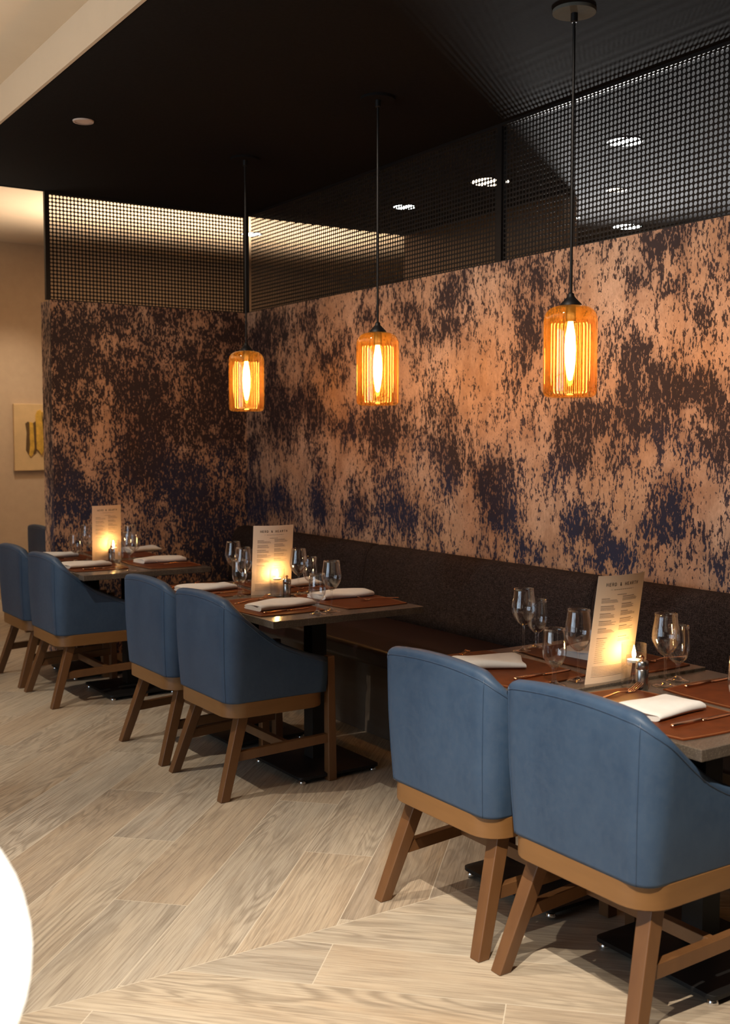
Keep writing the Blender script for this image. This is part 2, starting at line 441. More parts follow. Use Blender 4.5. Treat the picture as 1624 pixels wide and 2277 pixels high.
LB = [(170,740,50,40,.6),(370,700,60,26,.4),(250,720,30,30,.4),(180,900,40,50,.3),(480,860,40,50,.6),(330,880,50,50,.55),(270,820,40,40,.25),(450,930,50,40,.4),
 (320,980,50,40,.45),(150,1060,30,50,.6),(330,1035,50,40,.95),(420,1085,50,50,.85),(150,1100,36,36,.9),(205,1120,30,30,.5),(510,980,26,50,.45),(470,1180,40,40,.5),
 (530,860,18,60,.5),(520,740,30,40,.5),(500,1220,50,50,.6),(190,800,40,40,.3),(420,800,30,40,.35),(130,800,20,70,.5),
 (240,760,40,40,-.2),(410,740,40,40,-.2),(380,830,40,30,-.2),(200,1030,40,40,-.3),(280,1130,30,50,-.2),(230,950,30,40,-.25)]
def grid_wall(name, axis, val, lo, hi, thick, field, label, ends=None):
    """partition whose papered face is a fine grid; thickness goes away from the room"""
    n = int((hi-lo)/.035)+1; k = int(WT/.035)+1
    V = []; Fc = []; dk = []
    for i in range(n+1):
        a = lo+(hi-lo)*i/n
        for j in range(k+1):
            z = WT*j/k
            V.append((a, val, z) if axis == 1 else (val, a, z)); dk.append(field(a, z))
    for i in range(n):
        for j in range(k):
            p = i*(k+1)+j; Fc.append((p, p+k+1, p+k+2, p+1))
    o = len(V)                                     # back face and rims
    b = val+thick
    for a in (lo, hi):
        for z in (0, WT):
            V.append((a, b, z) if axis == 1 else (b, a, z)); dk.append(.38)
    bl, tl, br, tr = o, o+1, o+2, o+3
    A = [j for j in range(k+1)]; B = [n*(k+1)+j for j in range(k+1)]
    Fc.append((bl, br, tr, tl))
    Fc.append(tuple(A)+(tl, bl)); Fc.append(tuple(reversed(B))+(br, tr))
    Fc.append(tuple(i*(k+1)+k for i in range(n+1))+(tr, tl)); Fc.append(tuple(i*(k+1) for i in reversed(range(n+1)))+(bl, br))
    me = bpy.data.meshes.new(name); me.from_pydata(V, [], Fc); me.update()
    at = me.attributes.new('dark', 'FLOAT', 'POINT'); at.data.foreach_set('value', dk)
    me.materials.append(MAT['wallpaper'])
    ob = bpy.data.objects.new(name, me); COL.objects.link(ob); struct(ob, label); return ob
grid_wall('wall_right', 0, .02, -6.2, .0, .15, blob_field(wall_blobs(RB, 0, .02), .30), 'partition papered in distressed copper and navy behind the banquette')
wl = grid_wall('wall_back', 1, 0.0, -1.385, .02, .19, blob_field(wall_blobs(LB, 1, 0.0), .52), 'short papered partition behind the far table')

# black ceiling, with its pale fascia; the tan ceiling around it is higher
struct(MB().box(-2.06, .04, -10, 0.0, ZC, ZC+.12).build('ceiling', MAT['black_ceiling']), 'matt black dropped ceiling over the tables')
struct(MB().box(.04, 1.394, -10, 0.0, ZC, ZC+.12).build('ceiling', MAT['black_ceiling_lit']), 'black ceiling seen through the long screen, coloured grey for the light on it')
struct(MB().box(1.394, 7, -10, -.3, ZC, ZC+.12).build('ceiling', MAT['black_ceiling_lit']), 'black ceiling of the room beyond the brown wall, coloured grey for the light on it')
struct(MB().box(-2.075, -2.06, -10, .0, ZC-.004, ZT).build('trim_1', MAT['tan_ceiling']), 'tan fascia along the edge of the black ceiling')
struct(MB().box(-2.06, 1.394, 0.0, .015, ZC-.004, ZT).build('trim_2', MAT['black_ceiling']), 'black fascia above the back partition')
struct(MB().box(-8, 7, -10, 3.2, ZT, ZT+.08).build('ceiling', MAT['tan_ceiling']), 'tan painted upper ceiling')
struct(MB().box(-8, 7, 3.0, 3.12, 0, ZT).build('wall_far', MAT['tan']), 'tan plastered far wall')
# the rooms beyond the partition
struct(MB().box(1.394, 1.52, -1.76, .0, 0, ZC).build('wall_beyond', MAT['brown']), 'brown panelled wall beyond the screens')
struct(MB().box(3.0, 3.1, -10, .3, 0, ZC+.1).build('wall_east', MAT['blueroom']), 'blue grey wall of the room beyond')
# window wall on the left, out of frame (its daylight shows in the glassware)
WX = -7.0
wy = [-6.2, -4.9, -3.6]
wb = MB()
wb.box(WX-.15, WX, -10, 3.0, 0, .35); wb.box(WX-.15, WX, -10, 3.0, 2.85, ZT)
edges = [-10]+[v for w in wy for v in (w, w+.95)]+[3.0]
for a, b in zip(edges[0::2], edges[1::2]): wb.box(WX-.15, WX, a, b, .35, 2.85)
struct(wb.build('wall_left', MAT['tan']), 'tan wall with tall windows')
for i, w in enumerate(wy):
    fr = MB()
    for y0 in (w, w+.30, w+.62, w+.92): fr.box(WX-.08, WX-.04, y0, y0+.03, .35, 2.85)
    for z0 in (.35, 1.55, 2.82): fr.box(WX-.08, WX-.04, w, w+.95, z0, z0+.03)
    struct(fr.build('window_%d' % (i+1), MAT['white_frame']), 'tall window with white mullions')

def area(name, loc, rot, sx, sy, power, color, spread=PI):
    l = bpy.data.lights.new(name, 'AREA'); l.shape = 'RECTANGLE'; l.size = sx; l.size_y = sy; l.energy = power; l.color = color; l.spread = spread
    o = bpy.data.objects.new(name, l); COL.objects.link(o); o.location = loc; o.rotation_euler = rot; return o
def spot(name, loc, target, power, color, angle=80, blend=.6, r=.05):
    l = bpy.data.lights.new(name, 'SPOT'); l.energy = power; l.color = color; l.spot_size = math.radians(angle); l.spot_blend = blend; l.shadow_soft_size = r
    o = bpy.data.objects.new(name, l); COL.objects.link(o); o.location = loc
    o.rotation_euler = (Vector(target)-Vector(loc)).to_track_quat('-Z', 'Y').to_euler(); return o
def point(name, loc, power, color, r=.03):
    l = bpy.data.lights.new(name, 'POINT'); l.energy = power; l.color = color; l.shadow_soft_size = r
    o = bpy.data.objects.new(name, l); COL.objects.link(o); o.location = loc; return o
for i, w in enumerate(wy):
    area('daylight', (WX-.2, w+.475, 1.6), (0, -PI/2, 0), 2.5, .93, 36, (.66, .83, 1.0))
# ceiling spotlights over the aisle
WARM = (1.0, .87, .70)
spot('aisle_spot', (-3.20, -6.4, 3.15), (-2.2, -5.85, .3), 700, WARM, 60, .5, .012)
spot('aisle_spot', (-3.60, -5.6, 3.15), (-3.1, -5.3, 0), 200, WARM, 80, .8, .02)
spot('aisle_spot', (-3.25, -4.0, 3.15), (-2.45, -4.2, 0), 240, WARM, 52, .6, .012)
spot('aisle_spot', (-3.25, -2.75, 3.15), (-2.0, -2.5, 0), 180, WARM, 64, .5, .012)
spot('aisle_spot', (-3.25, -0.8, 3.15), (-2.1, -0.7, 0), 120, WARM, 70, .6, .012)
area('added_ceiling_fill', (-3.0, -2.3, 2.55), (0, PI, 0), .12, 3.6, 22, (1.0, .90, .76))  # unseen upward fill, added to brighten the tan ceiling
# wash on the papered walls from the ceiling over the tables
for y, e in ((-5.5, 90), (-4.2, 90), (-2.95, 80), (-1.8, 46)):
    spot('wall_washer', (-1.75, y, ZC-.02), (.1, y-.1, 1.75), e, (1.0, .84, .68), 70, 1.0, .06)
spot('wall_washer', (-.95, -1.7, ZC-.02), (-.8, 0, 1.5), 26, (1.0, .78, .56), 70, 1.0, .06)
area('far_room_uplight', (-2.5, 1.3, 1.7), (0, PI, 0), .8, 1.6, 34, (1.0, .84, .66), 2.2)
area('far_room_uplight', (.4, 1.2, 2.15), (0, PI, 0), 2.8, .9, 56, (1.0, .80, .60), 1.7)
spot('far_wall_wash', (-.9, 2.1, ZT-.02), (-.75, 3.0, 1.0), 85, (1.0, .88, .72), 62, 1.0, .05)
# room beyond
spot('beyond_spot', (2.8, -.75, 1.7), (.2, -3.6, 3.0), 1000, (1.0, .99, .96), 100, 1.0, .12)
w = bpy.data.worlds.new('world'); scene.world = w; w.use_nodes = True
w.node_tree.nodes['Background'].inputs[0].default_value = (1.0, .84, .68, 1); w.node_tree.nodes['Background'].inputs[1].default_value = .022

# ------------------------------------------------------------------ perforated screens
PIT = .024; ROWS = 28; ZB = 1.45+(64.26-27)*PIT-.012
def perforated(axis, val, a0, cols, step, name, label, post=()):
    """sheet with a real round hole in every cell; cells run from a0 in steps"""
    t = thing(name, label, 'screen', (a0 if axis == 1 else val, val if axis == 1 else a0, WT), 0, 'black perforated metal screens above the partition')
    ox, oy, oz = t.location
    V = []; Fc = []; idx = {}
    R = .0092
    def corner(i, j):                       # half-cell lattice
        if (i, j) not in idx:
            a = (i*.5)*step; z = ZB+j*.5*PIT-oz
            idx[(i, j)] = len(V); V.append((a, 0, z) if axis == 1 else (0, a, z))
        return idx[(i, j)]
    for c in range(cols):
        for r in range(ROWS):
            ring = [corner(2*c+2, 2*r+1), corner(2*c+2, 2*r+2), corner(2*c+1, 2*r+2), corner(2*c, 2*r+2), corner(2*c, 2*r+1), corner(2*c, 2*r), corner(2*c+1, 2*r), corner(2*c+2, 2*r)]
            o = len(V); ca = (c+.5)*step; cz = ZB+(r+.5)*PIT-oz; sg = 1 if step > 0 else -1
            for k in range(16):
                a = ca+sg*R*math.cos(2*PI*k/16); z = cz+R*math.sin(2*PI*k/16)
                V.append((a, 0, z) if axis == 1 else (0, a, z))
            for k in range(8):
                Fc.append((ring[k], ring[(k+1) % 8], o+(2*k+2) % 16, o+2*k+1, o+2*k))
    me = bpy.data.meshes.new('perforated_sheet'); me.from_pydata(V, [], Fc); me.update(); me.materials.append(MAT['screen_metal'])
    ob = bpy.data.objects.new('perforated_sheet', me); COL.objects.link(ob); ob.parent = t
    so = ob.modifiers.new('thick', 'SOLIDIFY'); so.thickness = .0016; so.offset = 0
    # frame: rails and end posts
    L = cols*step; lo, hi = min(0, L), max(0, L)
    def fb(a0_, a1_, z0, z1, h=.016):
        m = MB()
        if axis == 1: m.box(a0_, a1_, -h, h, z0-oz, z1-oz)
        else: m.box(-h, h, a0_, a1_, z0-oz, z1-oz)
        return m
    ztop = ZB+ROWS*PIT
    fb(lo, hi, ztop, ZC).build('top_rail', MAT['black_metal'], t, bevel=.001)
    fb(lo, hi, WT-.0, WT+.006).build('bottom_rail', MAT['black_metal'], t)
    for a, b in post: fb(a, b, WT, ZC).build('post', MAT['black_metal'], t, bevel=.001)
    return t
# left screen: columns from x=-1.38 to the corner
x0 = -57.5*PIT
perforated(1, 0.012, x0, 58, PIT, 'perforated_screen', 'black perforated metal screen on the short papered partition at the left', [(-.03, 0), (58*PIT, 58*PIT+.034)])
yA = -.046; cA = 112; sA = -(2.718-.046+.012)/cA
perforated(0, .04, yA, cA, sA, 'perforated_screen', 'black perforated screen from the corner to the middle post, above the banquette wall', [])
yB = -2.779+.012
perforated(0, .04, yB, 110, -PIT, 'perforated_screen', 'black perforated screen from the middle post to the right, behind the nearest pendant', [(0, .0375)])

# ------------------------------------------------------------------ ceiling fittings
def disc(name, x, y, z, r, mat, rim, label, cat, group=None):
    t = thing(name, label, cat, (x, y, z), 0, group)
    MB().lathe([(r*.999, -.004), (r, 0)], seg=40).build('lens', MAT[mat], t)
    MB().lathe([(r, -.006), (r+.008, -.006), (r+.010, 0), (r, 0)], seg=40, caps=False).build('trim_ring', MAT[rim], t)
    return t
disc('downlight', .783, -.868, ZC, .075, 'dl_white', 'black_metal', 'small white downlight seen through the screen just right of the middle pendant cord', 'downlight', 'downlights beyond the screens')
disc('downlight', .79, -1.76, ZC, .115, 'dl_warm', 'black_metal', 'wide warm downlight behind the middle post of the long screen', 'downlight', 'downlights beyond the screens')
disc('downlight', .788, -2.869, ZC, .085, 'dl_white', 'black_metal', 'white downlight beyond the screen, right of the nearest pendant cord', 'downlight', 'downlights beyond the screens')
disc('downlight', 1.60, -2.03, ZC, .055, 'dl_warm', 'black_metal', 'faint small downlight beyond the screen, below the big white one', 'downlight', 'downlights beyond the screens')
disc('downlight', 2.571, -1.204, ZC, .10, 'dl_white', 'black_metal', 'flat downlight beyond the screen just above the wallpaper at the right', 'downlight', 'downlights beyond the screens')
disc('downlight', 1.986, -1.22, ZC, .06, 'dl_white', 'black_metal', 'small bright downlight beyond the screen beside the nearest pendant cord', 'downlight', 'downlights beyond the screens')
disc('downlight', .828, 1.443, ZT, .085, 'dl_white', 'black_metal', 'white downlight in the tan ceiling beyond the corner post', 'downlight', 'downlights beyond the screens')
disc('ceiling_cover', -1.729, -1.647, ZC, .042, 'disc', 'disc', 'small round off white cover in the black ceiling at upper left', 'ceiling cover')

# ------------------------------------------------------------------ pendants
def pendant():
    t = thing('pendant_light', 'amber glass pendant nearest the camera, with a grey ceiling canopy', 'pendant light', (0,0,0), 0, 'amber glass pendants over the tables')
    z0, z1, R = 1.603, 1.950, .100
    prof = []
    for k in range(7):
        a = PI/2*k/6; prof.append((R-.022+.022*math.sin(a), z0+.022-.022*math.cos(a)))
    prof = [(.001, z0+.010), (.04, z0+.006), (.066, z0+.0005)]+prof
    for k in range(9):
        a = PI/2*k/8; prof.append((R-.052+.052*math.cos(a), z1-.060+.052*math.sin(a)))
    prof += [(.036, z1-.004)]
    MB().lathe(prof, seg=64, caps=False).build('glass_shade', MAT['amber'], t, smooth=True)
    # inner fluted sleeve
    inner = [(R-.014, z0+.018), (R-.009, z0+.026), (R-.009, z1-.070), (R-.014, z1-.062)]
    MB().lathe(inner, seg=216, caps=False, flute=.016).build('fluted_sleeve', MAT['fluted'], t, smooth=True)
    MB().lathe([(.0, z1-.006), (.041, z1-.006), (.040, z1), (.028, z1+.012), (.019, z1+.022), (.013, z1+.028), (.012, z1+.038), (.006, z1+.043), (.001, z1+.043)], seg=28).build('cap', MAT['black_metal'], t, auto=.7)
    MB().lathe([(.019, z1-.065), (.019, z1-.006)], seg=20).build('socket', MAT['dark_steel'], t, auto=.7)
    MB().lathe([(.0055, z1+.04), (.0055, ZC-.013)], seg=12).build('stem', MAT['black_metal'], t, auto=.7)
    MB().lathe([(.079, ZC-.012), (.080, ZC-.009), (.080, ZC)], seg=48).build('canopy', MAT['canopy'], t, auto=.7)
    MB().lathe([(.009, ZC-.045), (.013, ZC-.041), (.013, ZC-.012)], seg=16).build('cord_grip', MAT['black_metal'], t, auto=.7)
    b = [(.002, z1-.285), (.008, z1-.280), (.014, z1-.255), (.0195, z1-.215), (.021, z1-.17), (.019, z1-.12), (.013, z1-.085), (.010, z1-.066)]
    MB().lathe(b, seg=20).build('bulb', MAT['bulb'], t, smooth=True)
    return t
p0 = pendant(); p0.location = (-.708, -4.035, 0)
p1 = dup(p0, (-.722, -2.767, 0), 0, 'amber glass pendant in the middle of the three')
p2 = dup(p0, (-.722, -1.434, 0), 0, 'farthest amber glass pendant, hanging before the wall corner')
for q in (p1, p2):                                   # these two canopies are black
    for ch in q.children:
        if ch.name.startswith('canopy'):
            ch.data = ch.data.copy(); ch.data.materials[0] = MAT['black_ceiling']

# ------------------------------------------------------------------ banquette
bq = thing('banquette', 'long dark tweed banquette with brown leather seat along the papered wall', 'banquette', (0, 0, 0))
def back_unit(y0, y1):
    prof = [(.010, .44), (.010, .775), (-.004, .812), (-.034, .834), (-.075, .840), (-.112, .833), (-.140, .810), (-.155, .77), (-.175, .65), (-.190, .52), (-.195, .44)]
    cx, cz = -.10, .62; loops = []
    for s, y in ((.86, y0+.001), (.945, y0+.012), (.985, y0+.03), (1, y0+.055), (1, y1-.055), (.985, y1-.03), (.945, y1-.012), (.86, y1-.001)):
        loops.append([(min(cx+(x-cx)*s, .018), y, cz+(z-cz)*s) for x, z in prof])
    # more rings along the length keep the shading even
    MB().loft(loops).build('back_cushion', MAT['tweed'], bq, smooth=True)
for a, b in ((-1.80, -.09), (-3.61, -1.80), (-5.42, -3.61), (-6.15, -5.42)): back_unit(a, b)
MB().box(-.76, -.15, -6.15, -.06, .365, .455).build('seat_cushion', MAT['seat'], bq, bevel=.025, bseg=4)
MB().box(-.675, .018, -6.15, -.04, 0, .365).build('plinth', MAT['plank'], bq, bevel=.003)

# ------------------------------------------------------------------ chairs
CX_R = -.262
def chair():
    t = thing('dining_chair', '', 'chair', (0,0,0), 0, 'blue leather tub chairs along the tables')
    def path(w, xr, r, xf):
        P = []
        for k in range(12): P.append((xf+(xr+r-xf)*k/12, -w))
        for k in range(9):
            a = PI/2*k/8; P.append((xr+r-r*math.sin(a), -w+r-r*math.cos(a)))
        for k in range(1, 8): P.append((xr, -w+r+(2*w-2*r)*k/8))
        P2 = [(x, -y) for x, y in reversed(P[:21])]
        return P+P2
    bot = path(.250, -.250, .055, .205); top = path(.285, -.264, .085, .205)
    N = len(bot)
    sp = [(.25, .528), (.19, .540), (.095, .572), (0, .612), (-.06, .645), (-.12, .690), (-.175, .735), (-.215, .765), (-.245, .787), (-.262, .799)]
    def zt(x, y):
        for (xa, za), (xb, zb) in zip(sp, sp[1:]):
            if x <= xa and x >= xb: z = za+(zb-za)*(xa-x)/(xa-xb); break
        else: z = sp[-1][1]
        if x < -.19: z += .022*max(0, 1-(y/.262)**2)**.8*min(1, (-.19-x)/.07)
        return z
    th_t, th_b = .046, .040; zb = .388
    loops = []; rim = []; seamL = []
    for i in range(N):
        (bx, by), (tx, ty) = bot[i], top[i]
        j0, j1 = max(i-1, 0), min(i+1, N-1)
        d = Vector((top[j1][0]-top[j0][0], top[j1][1]-top[j0][1], 0)).normalized(); n = Vector((-d.y, d.x, 0))   # towards the inside
        if n.dot(Vector((0.05-tx, -ty, 0))) < 0: n = -n
        z1 = zt(tx, ty)
        def pt(f, off):
            z = zb+(z1-zb)*f; g = (z-zb)/(.80-zb)
            x = bx+(tx-bx)*g-.006*math.sin(PI*f)*0; y = by+(ty-by)*g
            bulge = .006*math.sin(PI*f)
            return Vector((x, y, z))+n*(off-bulge*(1 if off < .02 else 0))
        L = [pt(f, 0) for f in (0, .02, .08, .25, .5, .75, .9)]
        R = th_t/2; topz = z1
        base = pt(1, 0)
        for a in (0, 25, 55, 90, 125, 155, 180):
            ar = math.radians(a)
            L.append(base+n*(R-R*math.cos(ar))+Vector((0, 0, -.016+.016*math.sin(ar))))
        L += [pt(f, th_b+.004) for f in (.8, .4, 0)]
        loops.append(L); rim.append(L[7]+Vector((0, 0, -.008))-n*.0003)
        if i in (18, N-19): seamL.append([p-n*.0004 for p in L[:8]])
    sh = MB().loft(loops).build('shell', MAT['blue'], t, smooth=True)
    MB().tube(rim, .0017, 6).build('piping', MAT['blue_dark'], sh, smooth=True)
    for s in seamL: MB().tube(s, .0013, 5).build('seam', MAT['blue_dark'], sh, smooth=True)
    # seat and seat frame
    cush = rrect(.225, .205, .06, 5, .0, 0)
    MB().loft([[(x*.97, y*.97, .388) for x, y in cush], [(x, y, .40) for x, y in cush], [(x, y, .455) for x, y in cush], [(x*.96, y*.96, .472) for x, y in cush], [(x*.8, y*.8, .478) for x, y in cush]]).build('seat', MAT['blue'], t, smooth=True)
    fr = rrect(.232, .252, .085, 6, -.018, 0)
    MB().prism(fr, .327, .389).build('seat_frame', MAT['wood_h'], t, bevel=.003)
    for sy in (-1, 1):
        MB().post((-.165, sy*.195, .33), (-.272, sy*.240, 0), .047, .040).build('leg', MAT['wood'], t, bevel=.003)
        MB().post((.232, sy*.232, .535), (.238, sy*.232, 0), .034, .040).build('leg', MAT['wood'], t, bevel=.003)
        MB().bar((-.213, sy*.214, .165), (.225, sy*.230, .185), .026, .026, ha=.038, hb=.038).build('stretcher', MAT['wood'], t, bevel=.002)
    MB().bar((.03, -.215, .178), (.03, .215, .178), .026, .026, ha=.036, hb=.036).build('stretcher', MAT['wood'], t, bevel=.002)
    return t
CH = [(-1.464, -5.105, 'blue leather tub chair nearest the camera, under the table at right'),
      (-1.464, -4.535, 'blue leather tub chair just left of the nearest one, at the right table'),
      (-1.464, -2.925, 'right hand blue leather tub chair of the pair at the middle table'),
      (-1.464, -2.330, 'left hand blue leather tub chair of the pair at the middle table'),
      (-1.540, -1.040, 'blue leather tub chair at the far table, showing its whole side'),
      (-1.540, -.440, 'blue leather tub chair cut by the left edge of the picture'),
      (-.955, .93, 'dark blue chair standing beyond the end of the papered partition')]
c0 = chair(); c0.location = (CH[0][0], CH[0][1], 0); c0['label'] = CH[0][2]
for x, y, l in CH[1:]: dup(c0, (x, y, 0), 0, l)

# ------------------------------------------------------------------ tables
TH = .720; KT = .73/.69
def TT(x, y): return CAMLOC[0]+(x-CAMLOC[0])*KT, CAMLOC[1]+(y-CAMLOC[1])*KT
def table():
    t = thing('dining_table', '', 'table', (0,0,0), 0, 'stone topped tables along the banquette')
    MB().box(-.373, .373, -.299, .299, TH-.030, TH).build('table_top', MAT['stone'], t, bevel=.0025)
    MB().box(-.037, .037, -.037, .037, .03, TH-.048).build('column', MAT['base_metal'], t, bevel=.003)
    MB().bar((-.25, 0, TH-.039), (.25, 0, TH-.039), .06, .06, ha=.018).bar((0, -.2, TH-.0395), (0, .2, TH-.0395), .06, .06, ha=.018).build('top_bracket', MAT['base_metal'], t)
    o1 = rrect(.200, .212, .02, 3); o2 = rrect(.18, .19, .02, 3); o3 = rrect(.06, .06, .01, 3)
    MB().loft([[(x, y, z) for x, y in o] for o, z in ((o1, .020), (o1, .032), (o2, .036), (o3, .048))]).build('base_plate', MAT['base_metal'], t, bevel=.001)
    for dx in (-1, 1):
        for dy in (-1, 1):
            MB().lathe([(.014, 0), (.017, .004), (.013, .012), (.006, .022)], (dx*.178, dy*.190, 0), 14).build('glide', MAT['chrome'], t, smooth=True)
    return t
TB = [(-1.347, -5.215, -.002, 'speckled stone table nearest the camera, partly hidden by the front chair'),
      (-1.347, -4.645, .006, 'stone table pushed against the nearest table on its far side'),
      (-1.315, -3.180, 0, 'near half of the middle pair of stone tables, before the grey mill'),
      (-1.315, -2.585, 0, 'far half of the middle pair of stone tables, behind the menu'),
      (-1.432, -1.415, 0, 'near half of the far pair of stone tables, at the left'),
      (-1.432, -.820, 0, 'far half of the far pair of tables, against the partition')]
TB = [(*TT(x, y), z, l) for x, y, z, l in TB]
t0 = table(); t0.location = TB[0][:3]; t0['label'] = TB[0][3]
for x, y, z, l in TB[1:]: dup(t0, (x, y, z), 0, l)
ZT1 = TH+.0002; ZT0 = ZT1-.002

# ------------------------------------------------------------------ place settings
MATP = None
def placemat(x, y, z, label, rz=0):
    x, y = TT(x, y)
    global MATP
    if MATP is None:
        t = thing('leather_placemat', label, 'placemat', (x, y, z), rz, 'tan leather placemats'); t.scale = (KT, KT, KT)
        out = []
        hx, hy, n = .145, .225, 14
        for k in range(n): s = -1+2*k/n; out.append((s*hx, -hy-.012*(1-s*s)))
        for k in range(n): s = -1+2*k/n; out.append((hx+.020*(1-s*s), s*hy))
        for k in range(n): s = 1-2*k/n; out.append((s*hx, hy+.012*(1-s*s)))
        for k in range(n): s = 1-2*k/n; out.append((-hx-.020*(1-s*s), s*hy))
        MB().prism(out, 0, .0032).build('leather_sheet', MAT['mat'], t, bevel=.0008)
        MB().tube([(a*.965, b*.975, .0034) for a, b in out], .0007, 4, True).build('stitched_edge', MAT['matedge'], t)
        MATP = t; return t
    return dup(MATP, (x, y, z), rz, label)
NAP = {}
def napkin(x, y, z, rz, label, kind=0, L=.27, Wd=.125):
    x, y = TT(x, y)
    key = (kind, L)
    if key not in NAP:
        t = thing('napkin', label, 'napkin', (x, y, z), rz, 'folded white linen napkins'); t.scale = (KT, KT, KT)
        rnd = random.Random(5+kind)
        H = .024
        # section of a cloth folded over twice: two rounded layers with an open groove at one long edge
        sec = []
        def arc(cx, cz, r, a0, a1, n):
            for k in range(n+1):
                a = math.radians(a0+(a1-a0)*k/n); sec.append((cx+r*math.cos(a)*1.3, cz+r*math.sin(a)))
        w = Wd/2
        sec.append((-w+.008, .0)); sec.append((0, 0)); sec.append((w-.008, 0))
        arc(w-.008, .0055, .0055, -80, 80, 4); sec.append((w-.022, .0118)); arc(w-.010, .0180, .0058, -70, 90, 4)
        sec.append((w*.5, H+.001)); sec.append((0, H+.002)); sec.append((-w*.5, H+.001))
        arc(-w+.012, H/2, H/2-.0003, 95, 265, 8)
        loops = []; n = 22
        for i in range(n+1):
            s = i/n; xx = -L/2+L*s
            e = min(s, 1-s)/.08; q = 1 if e > 1 else .80+.20*math.sin(PI/2*max(e, .0))
            loops.append([(xx+.004*math.sin(b*60)+.012*(b/w)*(1 if kind else -.6)*(s-.5), b*(1-.10*(1-q))+.004*math.sin(xx*19+kind), max(c*q*(1+.16*math.sin(xx*23+b*30+kind*2)), 0)) for b, c in sec])
        MB().loft(loops).build('folded_cloth', MAT['linen'], t, smooth=True, auto=1.0)
        hem = []
        for i in range(12):
            hem.append((-L/2+.010+.0006*i, -w*.75+w*1.5*i/11, H*.86+.0012*math.sin(i)))
        NAP[key] = t; return t
    return dup(NAP[key], (x, y, z), rz, label)
CUT = {}
def strip(pts, widths, thick):
    """flat bar following pts (x,z) with a width at each point"""
    loops = []
    for (x, z), w_ in zip(pts, widths):
        loops.append([(x, -w_/2, z), (x, w_/2, z), (x, w_/2*.8, z+thick), (x, -w_/2*.8, z+thick)])
    return loops
def fork(x, y, z, rz, label):
    x, y = TT(x, y)
    if 'fork' not in CUT:
        t = thing('fork', label, 'fork', (x, y, z), rz, 'copper toned forks on the placemats'); t.scale = (KT, KT, KT)
        MB().loft(strip([(-.100, .0002), (-.095, .0004), (-.06, .002), (0, .007), (.035, .004), (.045, .003)], [.006, .012, .011, .006, .0055, .008], .0026)).build('handle', MAT['copper'], t, smooth=True)
        m = MB(); m.loft(strip([(.042, .003), (.052, .002), (.062, .003)], [.008, .022, .024], .0018))
        for k in range(4):
            yy = -.0095+k*.00633
            m.loft([[(a, yy-.0015, b), (a, yy+.0015, b), (a, yy+.0012, b+.0016), (a, yy-.0012, b+.0016)] for a, b in ((.060, .003), (.075, .007), (.095, .015), (.101, .019))])
        m.build('tines', MAT['copper'], t, smooth=True); CUT['fork'] = t; return t
    return dup(CUT['fork'], (x, y, z), rz, label)
def knife(x, y, z, rz, label):
    x, y = TT(x, y)
    if 'knife' not in CUT:
        t = thing('knife', label, 'knife', (x, y, z), rz, 'copper toned knives on the placemats'); t.scale = (KT, KT, KT)
        MB().loft(strip([(-.115, .0005), (-.110, .0003), (-.06, .0003), (-.005, .0005)], [.006, .013, .012, .009], .0065)).build('handle', MAT['copper'], t, smooth=True)
        MB().loft(strip([(-.006, .002), (.01, .002), (.06, .002), (.10, .002), (.112, .002)], [.009, .017, .018, .014, .004], .0014)).build('blade', MAT['copper'], t, smooth=True)
        CUT['knife'] = t; return t
    return dup(CUT['knife'], (x, y, z), rz, label)
GL = {}
def shellprof(outer, th):
    inner = [(max(r-th, .0006), z+(th if i == 0 else 0)) for i, (r, z) in enumerate(outer)]
    return outer+list(reversed(inner))
def wine(x, y, z, label):
    x, y = TT(x, y)
    if 'w' not in GL:
        t = thing('wine_glass', label, 'wine glass', (x, y, z), 0, 'stemmed wine glasses'); t.scale = (KT, KT, KT)
        o = [(.004, .084), (.012, .088), (.022, .097), (.031, .110), (.0375, .125), (.0395, .135), (.0395, .145), (.0375, .162), (.0345, .180), (.0325, .196), (.0318, .204)]
        MB().lathe(shellprof(o, .0011), seg=40, caps=False).build('bowl', MAT['glass'], t, smooth=True)
        MB().lathe([(.0055, .004), (.0040, .012), (.0034, .03), (.0034, .066), (.0042, .080), (.0050, .086)], seg=16).build('stem', MAT['glass'], t, smooth=True)
        MB().lathe([(.0365, .0), (.037, .0012), (.026, .0028), (.012, .006), (.005, .012)], seg=40).build('foot', MAT['glass'], t, smooth=True)
        GL['w'] = t; return t
    return dup(GL['w'], (x, y, z), 0, label)
def water(x, y, z, label):
    x, y = TT(x, y)
    if 'g' not in GL:
        t = thing('water_goblet', label, 'water glass', (x, y, z), 0, 'short stemmed water goblets'); t.scale = (KT, KT, KT)
        o = [(.005, .050), (.013, .053), (.023, .062), (.0305, .076), (.0335, .092), (.0338, .108), (.0325, .130), (.0308, .150), (.0300, .160)]
        MB().lathe(shellprof(o, .0014), seg=40, caps=False).build('bowl', MAT['glass'], t, smooth=True)
        MB().lathe([(.0095, .006), (.0072, .012), (.0062, .028), (.0066, .044), (.0085, .052)], seg=16).build('stem', MAT['glass'], t, smooth=True)
        MB().lathe([(.0335, .0), (.034, .0015), (.024, .0035), (.013, .008), (.0085, .013)], seg=40).build('foot', MAT['glass'], t, smooth=True)
        GL['g'] = t; return t
    return dup(GL['g'], (x, y, z), 0, label)
